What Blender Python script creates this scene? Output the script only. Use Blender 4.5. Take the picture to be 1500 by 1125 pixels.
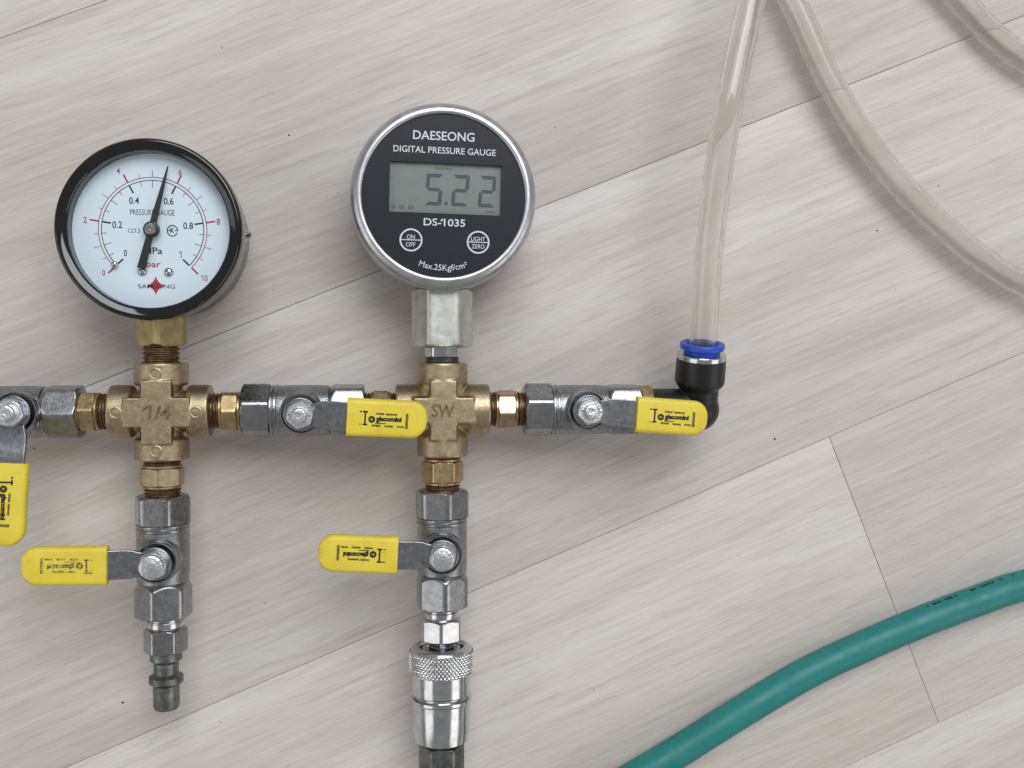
import bpy, bmesh, math, random
from mathutils import Matrix, Vector, noise as mnoise

random.seed(7)
PI = math.pi
R = math.radians
for o in list(bpy.data.objects):
    bpy.data.objects.remove(o)
SC = bpy.context.scene
COL = SC.collection
MM = 0.001

# ------------------------------------------------------------------ camera, light, exposure
cam = bpy.data.cameras.new('camera')
cam.sensor_width = 36.0
cam.lens = 36.0
cam.clip_start = 0.01
cam.clip_end = 50.0
cam_ob = bpy.data.objects.new('camera', cam)
cam_ob.location = (0, 0, 0.370)
cam_ob.rotation_euler = (R(-1.569), R(-6.8205), 0)
COL.objects.link(cam_ob)
SC.camera = cam_ob

world = bpy.data.worlds.new('World')
SC.world = world
world.use_nodes = True
bg = world.node_tree.nodes['Background']
bg.inputs[0].default_value = (1.0, 0.985, 0.975, 1)
bg.inputs[1].default_value = 0.27


def area(name, loc, target, sx, sy, watts, col):
    l = bpy.data.lights.new(name, 'AREA')
    l.shape = 'RECTANGLE'
    l.size, l.size_y = sx, sy
    l.energy = watts
    l.color = col
    o = bpy.data.objects.new(name, l)
    o.location = loc
    o.rotation_euler = (Vector(target) - Vector(loc)).to_track_quat('-Z', 'Y').to_euler()
    COL.objects.link(o)
    return o


area('window_light', (0.30, 0.98, 1.50), (0.04, 0, 0), 1.4, 1.1, 23.2, (0.94, 0.975, 1.0))
area('fill_panel_left', (-1.7, -0.5, 1.15), (0.04, 0, 0), 1.5, 1.2, 5.8, (1.0, 0.985, 0.97))  # added fill lamp, opens the shadows and gives the metal reflections contrast
area('fill_panel_right', (1.8, -0.9, 1.25), (0.04, 0, 0), 1.5, 1.2, 7.4, (1.0, 0.955, 0.905))  # second added fill lamp, opposite side, for shadow fill and metal contrast

vs = SC.view_settings
vs.view_transform = 'Standard'
vs.look = 'None'
vs.exposure = 0.10
vs.gamma = 1.0
vs.use_curve_mapping = False
SC.render.resolution_x, SC.render.resolution_y = 1024, 768


# ------------------------------------------------------------------ materials
def lin(c):
    return tuple((x / 12.92 if x <= 0.04045 else ((x + 0.055) / 1.055) ** 2.4) for x in [v / 255 for v in c]) + (1,)


class Mat:
    def __init__(self, name):
        self.m = bpy.data.materials.new(name)
        self.m.use_nodes = True
        self.t = self.m.node_tree
        self.b = self.t.nodes['Principled BSDF']
        self.out = self.t.nodes['Material Output']

    def n(self, kind, **kw):
        nd = self.t.nodes.new(kind)
        for k, v in kw.items():
            if k.startswith('i_'):
                key = k[2:]
                key = int(key) if key.isdigit() else key.replace('_', ' ')
                nd.inputs[key].default_value = v
            else:
                setattr(nd, k, v)
        return nd

    def l(self, a, b):
        self.t.links.new(a, b)

    def ramp(self, src, stops):
        r = self.n('ShaderNodeValToRGB')
        e = r.color_ramp.elements
        while len(e) < len(stops):
            e.new(0.5)
        for i, (p, c) in enumerate(stops):
            e[i].position = p
            e[i].color = c
        self.l(src, r.inputs[0])
        return r.outputs[0]

    def mix(self, fac, a, b, mode='MIX'):
        x = self.n('ShaderNodeMix', data_type='RGBA', blend_type=mode)
        for sock, v in ((x.inputs[0], fac), (x.inputs[6], a), (x.inputs[7], b)):
            if hasattr(v, 'links') or hasattr(v, 'is_linked'):
                self.l(v, sock)
            else:
                sock.default_value = v
        return x.outputs[2]

    def noise(self, vec, scale, detail=3, rough=0.55, dist=0.0):
        t = self.n('ShaderNodeTexNoise')
        t.inputs['Scale'].default_value = scale
        t.inputs['Detail'].default_value = detail
        t.inputs['Roughness'].default_value = rough
        t.inputs['Distortion'].default_value = dist
        self.l(vec, t.inputs['Vector'])
        return t.outputs['Fac']

    def bump(self, h, strength, dist):
        b = self.n('ShaderNodeBump')
        b.inputs['Strength'].default_value = strength
        b.inputs['Distance'].default_value = dist
        self.l(h, b.inputs['Height'])
        self.l(b.outputs[0], self.b.inputs['Normal'])


def g(v):
    return (v, v, v, 1)


def metal(name, c1, c2, r0, r1, scale=350, grain=0.15, gdist=0.0002, gscale=2500, metallic=1.0):
    M = Mat(name)
    tc = M.n('ShaderNodeTexCoord').outputs['Object']
    a = M.noise(tc, scale, 5, 0.62)
    M.l(M.ramp(a, [(0.36, lin(c1)), (0.66, lin(c2))]), M.b.inputs['Base Color'])
    rr = M.n('ShaderNodeMapRange', i_1=0.3, i_2=0.7, i_3=r0, i_4=r1)
    M.l(M.noise(tc, scale * 1.7, 4), rr.inputs[0])
    M.l(rr.outputs[0], M.b.inputs['Roughness'])
    M.b.inputs['Metallic'].default_value = metallic
    if grain:
        M.bump(M.noise(tc, gscale, 3), grain, gdist)
    return M.m


def paint(name, c, rough, c2=None, scale=120, metallic=0.0, grain=0.0, spec=0.5, stops=(0.45, 0.75), gscale=1500):
    M = Mat(name)
    tc = M.n('ShaderNodeTexCoord').outputs['Object']
    if c2:
        M.l(M.ramp(M.noise(tc, scale, 5, 0.6), [(stops[0], lin(c)), (stops[1], lin(c2))]), M.b.inputs['Base Color'])
    else:
        M.b.inputs['Base Color'].default_value = lin(c)
    M.b.inputs['Roughness'].default_value = rough
    M.b.inputs['Metallic'].default_value = metallic
    M.b.inputs['Specular IOR Level'].default_value = spec
    if grain:
        M.bump(M.noise(tc, gscale, 3), grain, 0.0002)
    return M.m


MT = {}
MT['cast_brass'] = metal('cast_brass', (164, 149, 120), (189, 174, 142), 0.32, 0.46, 520, 0.35, 0.0003, 2600)
MT['stamp'] = metal('relief_shade_stamp', (116, 102, 78), (150, 134, 104), 0.45, 0.6, 700, 0.2)  # darker brass: shading of the relief painted into the marks
MT['bar_brass'] = metal('bar_brass', (166, 143, 106), (206, 182, 138), 0.24, 0.42, 300, 0.08)
MT['pink_brass'] = metal('pink_brass', (168, 144, 118), (198, 174, 146), 0.20, 0.36, 300, 0.08)
MT['pale_brass'] = metal('pale_brass', (158, 146, 104), (190, 176, 130), 0.28, 0.46, 260, 0.10)
MT['thread_brass'] = metal('thread_brass', (92, 74, 58), (150, 124, 92), 0.35, 0.55, 700, 0.1)
MT['nickel'] = metal('nickel_plate', (146, 148, 151), (166, 168, 171), 0.19, 0.32, 420, 0.22, 0.0002, 2200)
MT['nickel_cast'] = metal('nickel_cast', (136, 139, 142), (160, 163, 166), 0.22, 0.36, 600, 0.40, 0.0003, 2200)
MT['chrome'] = metal('chrome', (188, 190, 193), (212, 214, 216), 0.10, 0.22, 240, 0.05)
MT['zinc'] = metal('zinc', (206, 213, 217), (236, 240, 243), 0.22, 0.42, 900, 0.5, 0.0003, 1400)
MT['lever'] = metal('lever_steel', (138, 141, 146), (162, 165, 170), 0.22, 0.34, 500, 0.15)
MT['satin'] = metal('satin_steel', (184, 186, 190), (206, 208, 212), 0.30, 0.42, 200, 0.12, 0.0001, 3000)
MT['nut_steel'] = metal('pale_plated_steel', (186, 188, 180), (218, 219, 214), 0.34, 0.50, 200, 0.12)
MT['dark_steel'] = metal('dark_steel', (96, 100, 98), (136, 140, 138), 0.34, 0.5, 240, 0.15)
MT['case'] = metal('case_steel', (120, 120, 122), (150, 150, 152), 0.2, 0.32, 160, 0.05)
MT['black_gloss'] = paint('black_enamel', (9, 10, 12), 0.07, spec=0.75)
MT['black_plastic'] = paint('black_plastic', (17, 19, 23), 0.40, (24, 26, 30), 200, grain=0.1)
MT['black_rubber'] = paint('black_shadow_gap', (16, 16, 17), 0.7)
MT['blue'] = paint('blue_plastic', (38, 76, 186), 0.36)


def grimy(name, col, col2, dirt, rough, sc, amount):
    M = Mat(name)
    tc = M.n('ShaderNodeTexCoord').outputs['Object']
    oi = M.n('ShaderNodeObjectInfo')
    off = M.n('ShaderNodeVectorMath', operation='ADD')
    M.l(tc, off.inputs[0])
    M.l(oi.outputs['Location'], off.inputs[1])
    v = off.outputs[0]
    c = M.ramp(M.noise(v, sc, 4), [(0.35, lin(col)), (0.7, lin(col2))])
    c = M.mix(M.ramp(M.noise(v, sc * 2.2, 6, 0.7), [(0.56, g(0)), (0.74, g(amount))]), c, lin(dirt))
    c = M.mix(M.ramp(M.noise(v, sc * 7, 3, 0.5), [(0.69, g(0)), (0.75, g(amount * 1.5))]), c, lin(dirt))
    M.l(c, M.b.inputs['Base Color'])
    M.l(M.ramp(M.noise(v, sc * 3, 4), [(0.3, g(rough - 0.08)), (0.7, g(rough + 0.14))]), M.b.inputs['Roughness'])
    M.bump(M.noise(v, sc * 9, 3), 0.10, 0.0003)
    return M.m


MT['yellow'] = grimy('yellow_vinyl', (231, 210, 70), (221, 197, 62), (120, 104, 50), 0.42, 90, 0.34)
MT['dial'] = paint('dial_white', (222, 236, 246), 0.45)
MT['ink'] = paint('black_ink', (26, 26, 30), 0.6)
MT['red'] = paint('red_ink', (176, 40, 58), 0.6)
MT['face'] = paint('face_black', (24, 28, 36), 0.36, (27, 31, 39), 500, spec=0.3)
MT['white_ink'] = paint('white_ink', (206, 211, 219), 0.55)
MT['lcd'] = paint('lcd_glass', (118, 127, 122), 0.3, (111, 120, 116), 200)
MT['segment'] = paint('lcd_segment', (62, 66, 72), 0.35)
MT['ghost'] = paint('lcd_faint_segment', (86, 92, 90), 0.35)
MT['hose'] = grimy('teal_rubber', (20, 120, 116), (30, 130, 125), (78, 136, 134), 0.44, 60, 0.40)
MT['worn_ink'] = paint('worn_ink', (84, 78, 44), 0.6, (190, 176, 80), 900, stops=(0.42, 0.62))
MT['dust'] = paint('dust', (70, 62, 56), 0.9)
MT['needle'] = paint('needle_black', (22, 22, 26), 0.4)


def clear(name, haze, tint, ior, hazecol):
    """thin clear wall: see-through, Fresnel gloss, a little milkiness"""
    M = Mat(name)
    t = M.t
    t.nodes.remove(M.b)
    tr = M.n('ShaderNodeBsdfTransparent')
    tr.inputs[0].default_value = tint
    gl = M.n('ShaderNodeBsdfGlossy')
    gl.inputs['Roughness'].default_value = 0.10 if haze else 0.02
    di = M.n('ShaderNodeBsdfDiffuse')
    di.inputs[0].default_value = hazecol
    tl = M.n('ShaderNodeBsdfTranslucent')
    tl.inputs[0].default_value = hazecol
    dd = M.n('ShaderNodeMixShader')
    dd.inputs[0].default_value = 0.5
    M.l(di.outputs[0], dd.inputs[1])
    M.l(tl.outputs[0], dd.inputs[2])
    a = M.n('ShaderNodeMixShader')
    a.inputs[0].default_value = haze
    M.l(tr.outputs[0], a.inputs[1])
    M.l(dd.outputs[0], a.inputs[2])
    lw = M.n('ShaderNodeLayerWeight')
    lw.inputs[0].default_value = 0.5
    pw = M.n('ShaderNodeMath', operation='POWER')
    pw.inputs[1].default_value = 4.0
    M.l(lw.outputs['Facing'], pw.inputs[0])
    fr = M.n('ShaderNodeMath', operation='MULTIPLY_ADD')
    fr.inputs[1].default_value = ior
    fr.inputs[2].default_value = 0.022
    M.l(pw.outputs[0], fr.inputs[0])
    b = M.n('ShaderNodeMixShader')
    M.l(fr.outputs[0], b.inputs[0])
    M.l(a.outputs[0], b.inputs[1])
    M.l(gl.outputs[0], b.inputs[2])
    M.l(b.outputs[0], M.out.inputs['Surface'])
    return M.m


MT['lens'] = clear('gauge_lens', 0.0, (0.985, 0.99, 0.99, 1), 0.6, (1, 1, 1, 1))


def vinyl():
    M = Mat('clear_vinyl')
    b = M.b
    b.inputs['Base Color'].default_value = (0.995, 0.99, 0.975, 1)
    b.inputs['Roughness'].default_value = 0.04
    b.inputs['IOR'].default_value = 1.40
    b.inputs['Transmission Weight'].default_value = 1.0
    di = M.n('ShaderNodeBsdfTranslucent')
    di.inputs[0].default_value = (0.96, 0.95, 0.92, 1)
    mx = M.n('ShaderNodeMixShader')
    mx.inputs[0].default_value = 0.10
    M.l(b.outputs[0], mx.inputs[1])
    M.l(di.outputs[0], mx.inputs[2])
    M.l(mx.outputs[0], M.out.inputs['Surface'])
    return M.m


MT['tube'] = vinyl()


def wood():
    M = Mat('whitewashed_plank')
    tc = M.n('ShaderNodeTexCoord').outputs['Object']
    oi = M.n('ShaderNodeObjectInfo').outputs['Random']
    off = M.n('ShaderNodeVectorMath', operation='SCALE')
    off.inputs[0].default_value = (3.1, 7.7, 5.3)
    M.l(oi, off.inputs[3])
    ad = M.n('ShaderNodeVectorMath', operation='ADD')
    M.l(tc, ad.inputs[0])
    M.l(off.outputs[0], ad.inputs[1])
    base = ad.outputs[0]
    # gentle waviness of the grain
    wv = M.n('ShaderNodeTexNoise')
    wv.inputs['Scale'].default_value = 9.0
    wv.inputs['Detail'].default_value = 1.5
    M.l(base, wv.inputs['Vector'])
    sb = M.n('ShaderNodeVectorMath', operation='SUBTRACT')
    sb.inputs[1].default_value = (0.5, 0.5, 0.5)
    M.l(wv.outputs['Color'], sb.inputs[0])
    sm = M.n('ShaderNodeVectorMath', operation='MULTIPLY')
    sm.inputs[1].default_value = (0.0, 0.0045, 0.0)
    M.l(sb.outputs[0], sm.inputs[0])
    aw = M.n('ShaderNodeVectorMath', operation='ADD')
    M.l(base, aw.inputs[0])
    M.l(sm.outputs[0], aw.inputs[1])

    def st(sx, sy, detail, rough, scale=1.0):
        mp = M.n('ShaderNodeMapping')
        mp.inputs['Scale'].default_value = (sx, sy, 1)
        M.l(aw.outputs[0], mp.inputs[0])
        return M.noise(mp.outputs[0], scale, detail, rough)
    broad = st(4, 60, 3, 0.5)
    tan = st(4.5, 34, 2, 0.5)
    med = st(13, 260, 4, 0.62)
    fine = st(42, 800, 4, 0.66)
    hair = st(80, 1700, 2, 0.5)
    pore = st(62, 860, 2, 0.5)
    c = M.ramp(broad, [(0.30, lin((197, 188, 181))), (0.52, lin((206, 199, 193))), (0.72, lin((211, 206, 202)))])
    c = M.mix(M.ramp(tan, [(0.48, g(0)), (0.72, g(0.8))]), c, lin((192, 181, 172)))
    c = M.mix(M.ramp(med, [(0.50, g(0)), (0.70, g(0.24))]), c, lin((174, 164, 157)))
    c = M.mix(M.ramp(med, [(0.28, g(0.25)), (0.46, g(0))]), c, lin((219, 216, 213)))
    c = M.mix(M.ramp(fine, [(0.51, g(0)), (0.66, g(0.33))]), c, lin((170, 160, 154)))
    c = M.mix(M.ramp(fine, [(0.30, g(0.32)), (0.46, g(0))]), c, lin((222, 219, 216)))
    c = M.mix(M.ramp(hair, [(0.54, g(0)), (0.74, g(0.22))]), c, lin((160, 152, 146)))
    c = M.mix(M.ramp(pore, [(0.63, g(0)), (0.71, g(0.18))]), c, lin((142, 132, 126)))
    M.l(c, M.b.inputs['Base Color'])
    rr = M.n('ShaderNodeMapRange', i_1=0.3, i_2=0.7, i_3=0.46, i_4=0.60)
    M.l(med, rr.inputs[0])
    M.l(rr.outputs[0], M.b.inputs['Roughness'])
    M.b.inputs['Specular IOR Level'].default_value = 0.35
    h = M.mix(0.5, med, fine)
    M.bump(h, 0.10, 0.0004)
    return M.m


MT['wood'] = wood()
MT['gap'] = paint('seam_grey_brown', (140, 128, 118), 0.9)  # grey-brown seam colour, on the sheet beneath the planks


# ------------------------------------------------------------------ mesh helpers (millimetres)
def frame(o, axis, ref=(0, 0, 1)):
    z = Vector(axis).normalized()
    r = Vector(ref)
    if abs(z.dot(r)) > 0.99:
        r = Vector((0, 1, 0))
    x = (r - z * r.dot(z)).normalized()
    y = z.cross(x)
    m = Matrix((x, y, z)).transposed().to_4x4()
    m.translation = Vector(o)
    return m      # local z = axis, local x = the reference side (up)


I4 = Matrix.Identity(4)


class MB:
    def __init__(self):
        self.v = []
        self.f = []

    def add(self, vs, fs, M=I4):
        b = len(self.v)
        self.v += [M @ Vector(p) for p in vs]
        self.f += [tuple(i + b for i in f) for f in fs]
        return self

    def rings(self, rings, M=I4, cap0=True, cap1=True):
        vs, fs = [], []
        n = len(rings[0])
        for r in rings:
            vs += r
        for k in range(len(rings) - 1):
            for i in range(n):
                j = (i + 1) % n
                fs.append((k * n + i, k * n + j, (k + 1) * n + j, (k + 1) * n + i))
        if cap0:
            fs.append(tuple(range(n - 1, -1, -1)))
        if cap1:
            fs.append(tuple(range((len(rings) - 1) * n, len(rings) * n)))
        return self.add(vs, fs, M)

    def lathe(self, prof, M=I4, n=64, cap0=True, cap1=True):
        return self.rings([[(r * math.cos(2 * PI * i / n), r * math.sin(2 * PI * i / n), h) for i in range(n)]
                           for r, h in prof], M, cap0, cap1)

    def hexbar(self, af, h0, h1, M=I4, roll=0.0, ch0=0.9, ch1=0.9, sides=6, corner=0.975, k=12):
        """chamfered nut: hexagon cut by a cone at both ends"""
        a = af / 2
        n = sides * k
        half = PI / sides
        R_ = a / math.cos(half)

        def rh(t):
            u = (t % (2 * half)) - half
            return min(a / math.cos(u), R_ * corner)
        hs = []
        for q in range(7):
            hs.append((h0 + ch0 * q / 6 * 1.3, 0.93 * a + (R_ - 0.93 * a) * (q / 6) ** 0.8))
        for q in range(6, -1, -1):
            hs.append((h1 - ch1 * q / 6 * 1.3, 0.93 * a + (R_ - 0.93 * a) * (q / 6) ** 0.8))
        rings = []
        for h, rc in hs:
            ring = []
            for i in range(n):
                t = 2 * PI * i / n
                r = min(rh(t), rc)
                ring.append((r * math.cos(t + roll), r * math.sin(t + roll), h))
            rings.append(ring)
        return self.rings(rings, M)

    def thread(self, r, h0, h1, M=I4, pitch=1.33, depth=0.55, n=48):
        p = [(r - depth, h0)]
        h = h0
        while h + pitch <= h1 + 1e-6:
            p += [(r - depth, h + pitch * 0.12), (r, h + pitch * 0.42), (r, h + pitch * 0.58), (r - depth, h + pitch * 0.88)]
            h += pitch
        p += [(r - depth, h1)]
        return self.lathe(p, M, n)

    def box(self, x0, x1, y0, y1, z0, z1, M=I4):
        vs = [(x, y, z) for z in (z0, z1) for x, y in ((x0, y0), (x1, y0), (x1, y1), (x0, y1))]
        return self.add(vs, [(3, 2, 1, 0), (4, 5, 6, 7), (0, 1, 5, 4), (1, 2, 6, 5), (2, 3, 7, 6), (3, 0, 4, 7)], M)

    def prism(self, poly, z0, z1, M=I4):
        n = len(poly)
        return self.rings([[(x, y, z0) for x, y in poly], [(x, y, z1) for x, y in poly]], M)

    def flat(self, poly, z, M=I4):
        return self.add([(x, y, z) for x, y in poly], [tuple(range(len(poly)))], M)

    def ring2d(self, r0, r1, a0, a1, z, M=I4, n=64, cx=0, cy=0):
        vs, fs = [], []
        for i in range(n + 1):
            a = a0 + (a1 - a0) * i / n
            vs += [(cx + r0 * math.cos(a), cy + r0 * math.sin(a), z), (cx + r1 * math.cos(a), cy + r1 * math.sin(a), z)]
        for i in range(n):
            fs.append((2 * i, 2 * i + 1, 2 * i + 3, 2 * i + 2))
        return self.add(vs, fs, M)

    def tube(self, pts, r, n=24, cap=True):
        """round tube along a dense list of points"""
        P = [Vector(p) for p in pts]
        rings = []
        up = Vector((0, 0, 1))
        prev = None
        for i, p in enumerate(P):
            t = (P[min(i + 1, len(P) - 1)] - P[max(i - 1, 0)]).normalized()
            if prev is None:
                x = (up - t * up.dot(t)).normalized()
            else:
                x = (prev - t * prev.dot(t)).normalized()
            prev = x
            y = t.cross(x)
            rings.append([tuple(p + x * (r * math.cos(2 * PI * k / n)) + y * (r * math.sin(2 * PI * k / n))) for k in range(n)])
        return self.rings(rings, I4, cap, cap)


ORIGIN = {}


def obj(name, mb, mat, parent=None, origin=None, sharp=32, rot=None, bevel=None, kind=None, label=None, double=True):
    """one mesh object; vertices are world millimetres, or local ones when origin is None"""
    o0 = Vector(origin) if origin is not None else Vector((0, 0, 0))
    me = bpy.data.meshes.new(name)
    me.from_pydata([tuple((p - o0) * MM) for p in mb.v], [], mb.f)
    bm = bmesh.new()
    bm.from_mesh(me)
    bmesh.ops.recalc_face_normals(bm, faces=bm.faces)
    bm.to_mesh(me)
    bm.free()
    me.polygons.foreach_set('use_smooth', [True] * len(me.polygons))
    me.set_sharp_from_angle(angle=R(sharp))
    me.materials.append(MT[mat] if isinstance(mat, str) else mat)
    o = bpy.data.objects.new(name, me)
    COL.objects.link(o)
    po = Vector((0, 0, 0))
    if parent is not None:
        o.parent = parent
        po = ORIGIN.get(parent.name, Vector((0, 0, 0)))
    if origin is not None:
        o.location = (o0 - po) * MM
    ORIGIN[o.name] = o0
    if bevel:
        b = o.modifiers.new('bevel', 'BEVEL')
        b.width = bevel * MM
        b.segments = 3
        b.limit_method = 'ANGLE'
        b.angle_limit = R(35)
    if kind:
        o['kind'] = kind
    if label:
        o['label'] = label
    return o


def remesh(o, voxel, it=6, fac=0.5):
    m = o.modifiers.new('cast', 'REMESH')
    m.mode = 'VOXEL'
    m.voxel_size = voxel * MM
    m.use_smooth_shade = True
    s = o.modifiers.new('soften', 'SMOOTH')
    s.iterations = it
    s.factor = fac


_txt = {}


def text_geo(s, bold):
    key = (s, bold)
    if key not in _txt:
        cu = bpy.data.curves.new('t', 'FONT')
        cu.body = s
        cu.size = 1.0
        cu.offset = bold
        cu.resolution_u = 3
        ob = bpy.data.objects.new('t', cu)
        COL.objects.link(ob)
        dg = bpy.context.evaluated_depsgraph_get()
        me = bpy.data.meshes.new_from_object(ob.evaluated_get(dg))
        vs = [(v.co.x, v.co.y) for v in me.vertices]
        fs = [tuple(p.vertices) for p in me.polygons]
        bpy.data.objects.remove(ob)
        bpy.data.curves.remove(cu)
        bpy.data.meshes.remove(me)
        _txt[key] = (vs, fs)
        if '1' in s and len(s) > 1 or s == '1':
            i = s.index('1')
            vs, fs = list(vs), list(fs)
            xr = max(v[0] for v in text_geo(s[:i + 1].replace('1', 'I'), bold)[0])
            one = [v[0] for v in text_geo('I', bold)[0]]
            sw = max(one) - min(one)
            yt = max(v[1] for v in text_geo('I', bold)[0])
            b0 = len(vs)
            vs += [(xr - sw * 0.5, yt), (xr - sw * 0.5, yt - sw * 1.25), (xr - sw - 0.13, yt - 0.24 - sw * 0.3), (xr - sw - 0.13, yt - 0.13 + sw * 0.15)]
            fs += [(b0, b0 + 3, b0 + 2, b0 + 1)]
            _txt[key] = (vs, fs)
    return _txt[key]


def text(mb, s, cx, cy, w, h, z, rot=0.0, bold=0.0, shear=0.0, bend=None, M=I4):
    """flat lettering fitted into w x h, centred at (cx, cy); bend = radius of a smile-shaped baseline"""
    vs, fs = text_geo(s, bold)
    x0, x1 = min(v[0] for v in vs), max(v[0] for v in vs)
    y0, y1 = min(v[1] for v in vs), max(v[1] for v in vs)
    out = []
    c, sn = math.cos(rot), math.sin(rot)
    for x, y in vs:
        u = ((x - x0) / (x1 - x0) - 0.5) * w
        v = ((y - y0) / (y1 - y0) - 0.5) * h
        u += shear * v
        if bend:
            a = u / bend
            u, v = (bend - v) * math.sin(a), bend - (bend - v) * math.cos(a)
        out.append((cx + u * c - v * sn, cy + u * sn + v * c, z))
    mb.add(out, fs, M)


def catmull(P, step=2.5):
    P = [Vector(p) for p in P]
    P = [P[0] * 2 - P[1]] + P + [P[-1] * 2 - P[-2]]
    out = []
    for i in range(1, len(P) - 2):
        a, b, c, d = P[i - 1], P[i], P[i + 1], P[i + 2]
        n = max(2, int((c - b).length / step))
        for k in range(n):
            t = k / n
            out.append(0.5 * ((2 * b) + (c - a) * t + (2 * a - 5 * b + 4 * c - d) * t * t + (3 * b - a - 3 * c + d) * t ** 3))
    out.append(P[-2])
    return out


# ------------------------------------------------------------------ floor of planks
ANG = R(22.159)
PW, PL = 120.2, 900.0
C0, S0 = 29.57, 141.5
fl = MB()
fl.box(-1500, 1500, -1300, 1300, -14, -8)
floor = obj('floor', fl, 'gap', origin=(0, 0, -8))
floor['kind'] = 'structure'
floor['label'] = 'pale whitewashed wood plank floor'
floor['category'] = 'floor'


def plank_mesh():
    mb = MB()
    e, c, hx, hy = 0.05, 0.30, PL / 2, PW / 2
    rings = []
    for ins, z in ((e, -8), (e, -c), (e + c * 0.35, -c * 0.35), (e + c, 0)):
        rings.append([(-hx + ins, -hy + ins, z), (hx - ins, -hy + ins, z), (hx - ins, hy - ins, z), (-hx + ins, hy - ins, z)])
    return mb.rings(rings)


plank0 = None
ends = {0: 570.0, 1: 480.0, 2: S0, 3: 600.0, -1: 180.0, -2: 420.0, -3: 30, 4: 250, 5: 520, 6: 60, -4: 300}
dvec = Vector((math.cos(ANG), math.sin(ANG), 0))
nvec = Vector((-math.sin(ANG), math.cos(ANG), 0))
for row in range(-4, 7):
    for q in range(-1, 2):
        sc_ = ends[row] + PL * (q - 0.5) + (0 if row == 2 else 0)
        cc = C0 - row * PW + PW / 2
        ctr = dvec * sc_ + nvec * cc
        if abs(ctr.x) > 1100 or abs(ctr.y) > 900:
            continue
        if plank0 is None:
            plank0 = obj('plank', plank_mesh(), 'wood', parent=floor)
            o = plank0
        else:
            o = plank0.copy()
            COL.objects.link(o)
        o.parent = floor
        o.location = (ctr - Vector((0, 0, -8))) * MM
        o.rotation_euler = (0, 0, ANG)

# ------------------------------------------------------------------ manifold
ZA = 18.0            # height of the pipe axis
YA = -18.4           # the run of the horizontal pipe
XL, XR = -75.3, 18.0  # the two upright runs
base = Vector((-30, YA, 0))
man = bpy.data.objects.new('pressure_test_manifold', None)
man.empty_display_size = 0.02
man.location = base * MM
COL.objects.link(man)
ORIGIN[man.name] = base
man['label'] = 'brass and steel pressure test manifold with two round gauges and five yellow handled valves'
man['category'] = 'pressure manifold'


def ring_band(mb, r, h0, h1, M, e=0.35):
    mb.lathe([(r - e, h0), (r, h0 + e), (r, h1 - e), (r - e, h1)], M, 64)


# ---- analogue gauge
GX, GY = -75.7, 40.2
Mg = Matrix.Translation((GX, GY, 0))
mb = MB()
mb.lathe([(23.5, 0), (26.3, 0.5), (27.0, 1.6), (27.2, 20), (27.2, 27)], Mg, 96)
gauge = obj('dial_gauge', mb, 'case', man, (GX, GY, 0),
            label='round analogue pressure gauge with black rim and white dial')
mb = MB()
mb.lathe([(27.25, 22.2), (28.2, 22.0), (28.75, 22.6), (28.9, 23.6), (28.9, 31.2), (28.8, 32.3), (28.5, 33.1), (28.05, 33.5), (27.6, 33.55),
          (27.0, 33.4), (25.5, 32.85), (25.1, 32.55), (24.9, 32.1), (24.8, 30.6), (24.8, 27.05)], Mg, 128, False, False)
obj('bezel', mb, 'black_gloss', gauge, (GX, GY, 22), sharp=50)
ZD = 27.6
mb = MB()
mb.lathe([(24.78, 26.9), (24.78, ZD)], Mg, 96)
obj('dial', mb, 'dial', gauge, (GX, GY, 27))
PXC, PYC = -75.5, 40.5
KD = 0.2125


def dp(px, py):
    return ((px - 223.5) * KD + PXC, -(py - 337) * KD + PYC)


blk, red = MB(), MB()
ZP = ZD + 0.04
Mp = Matrix.Translation((PXC, PYC, 0))
a0, a1 = R(225), R(-45)
red.ring2d(79.0 * KD, 80.2 * KD, a0, a1, ZP, Mp, 96)
blk.ring2d(74.4 * KD, 75.6 * KD, a0, a1, ZP, Mp, 96)
for i in range(21):
    a = R(225 - 13.5 * i)
    major, mid = i % 4 == 0, i % 4 == 2
    wv = 1.25 if major else 0.42
    lo = 13 if major else (10.5 if mid else 6)
    li = 13 if major else (11 if mid else 7)
    ca, sa = math.cos(a), math.sin(a)
    for m_, q0, q1 in ((red, 80, 80 + lo), (blk, 75 - li, 75)):
        mm_ = m_ if not (m_ is red and mid and i == 10) else blk
        p = []
        for q, s in ((q0, -1), (q1, -1), (q1, 1), (q0, 1)):
            p.append((PXC + (q * ca - s * wv * sa) * KD, PYC + (q * sa + s * wv * ca) * KD))
        mm_.flat(p, ZP + 0.01)
for s, px, py, w, h in (('0.4', 196.3, 293, 14.5, 10.5), ('0.6', 247, 293, 14.5, 10.5), ('0.2', 171.5, 329.6, 14.5, 10.5),
                        ('0.8', 275.4, 329.6, 14.5, 10.5), ('0', 183, 372, 4.8, 10), ('1', 263.7, 373.5, 2.8, 10),
                        ('PRESSURE GAUGE', 223, 310.3, 65, 8.6), ('CL1.5', 196, 338, 17.6, 6.6), ('MPa', 223.5, 368, 27, 10)):
    text(blk, s, *dp(px, py), w * KD, h * KD, ZP, bold=0.0 if len(s) > 4 else 0.014)
for s, px, py, w in (('0', 151, 402, 4.6), ('2', 125, 323, 4.8), ('4', 173.8, 249, 5), ('6', 264.3, 249.7, 5), ('8', 320, 322.8, 5),
                     ('10', 298.7, 409, 9.5)):
    text(red, s, *dp(px, py), w * KD, 9.5 * KD, ZP, bold=0.012)
text(red, 'bar', *dp(223.6, 388.5), 21 * KD, 9.5 * KD, ZP, bold=0.014)
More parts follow.
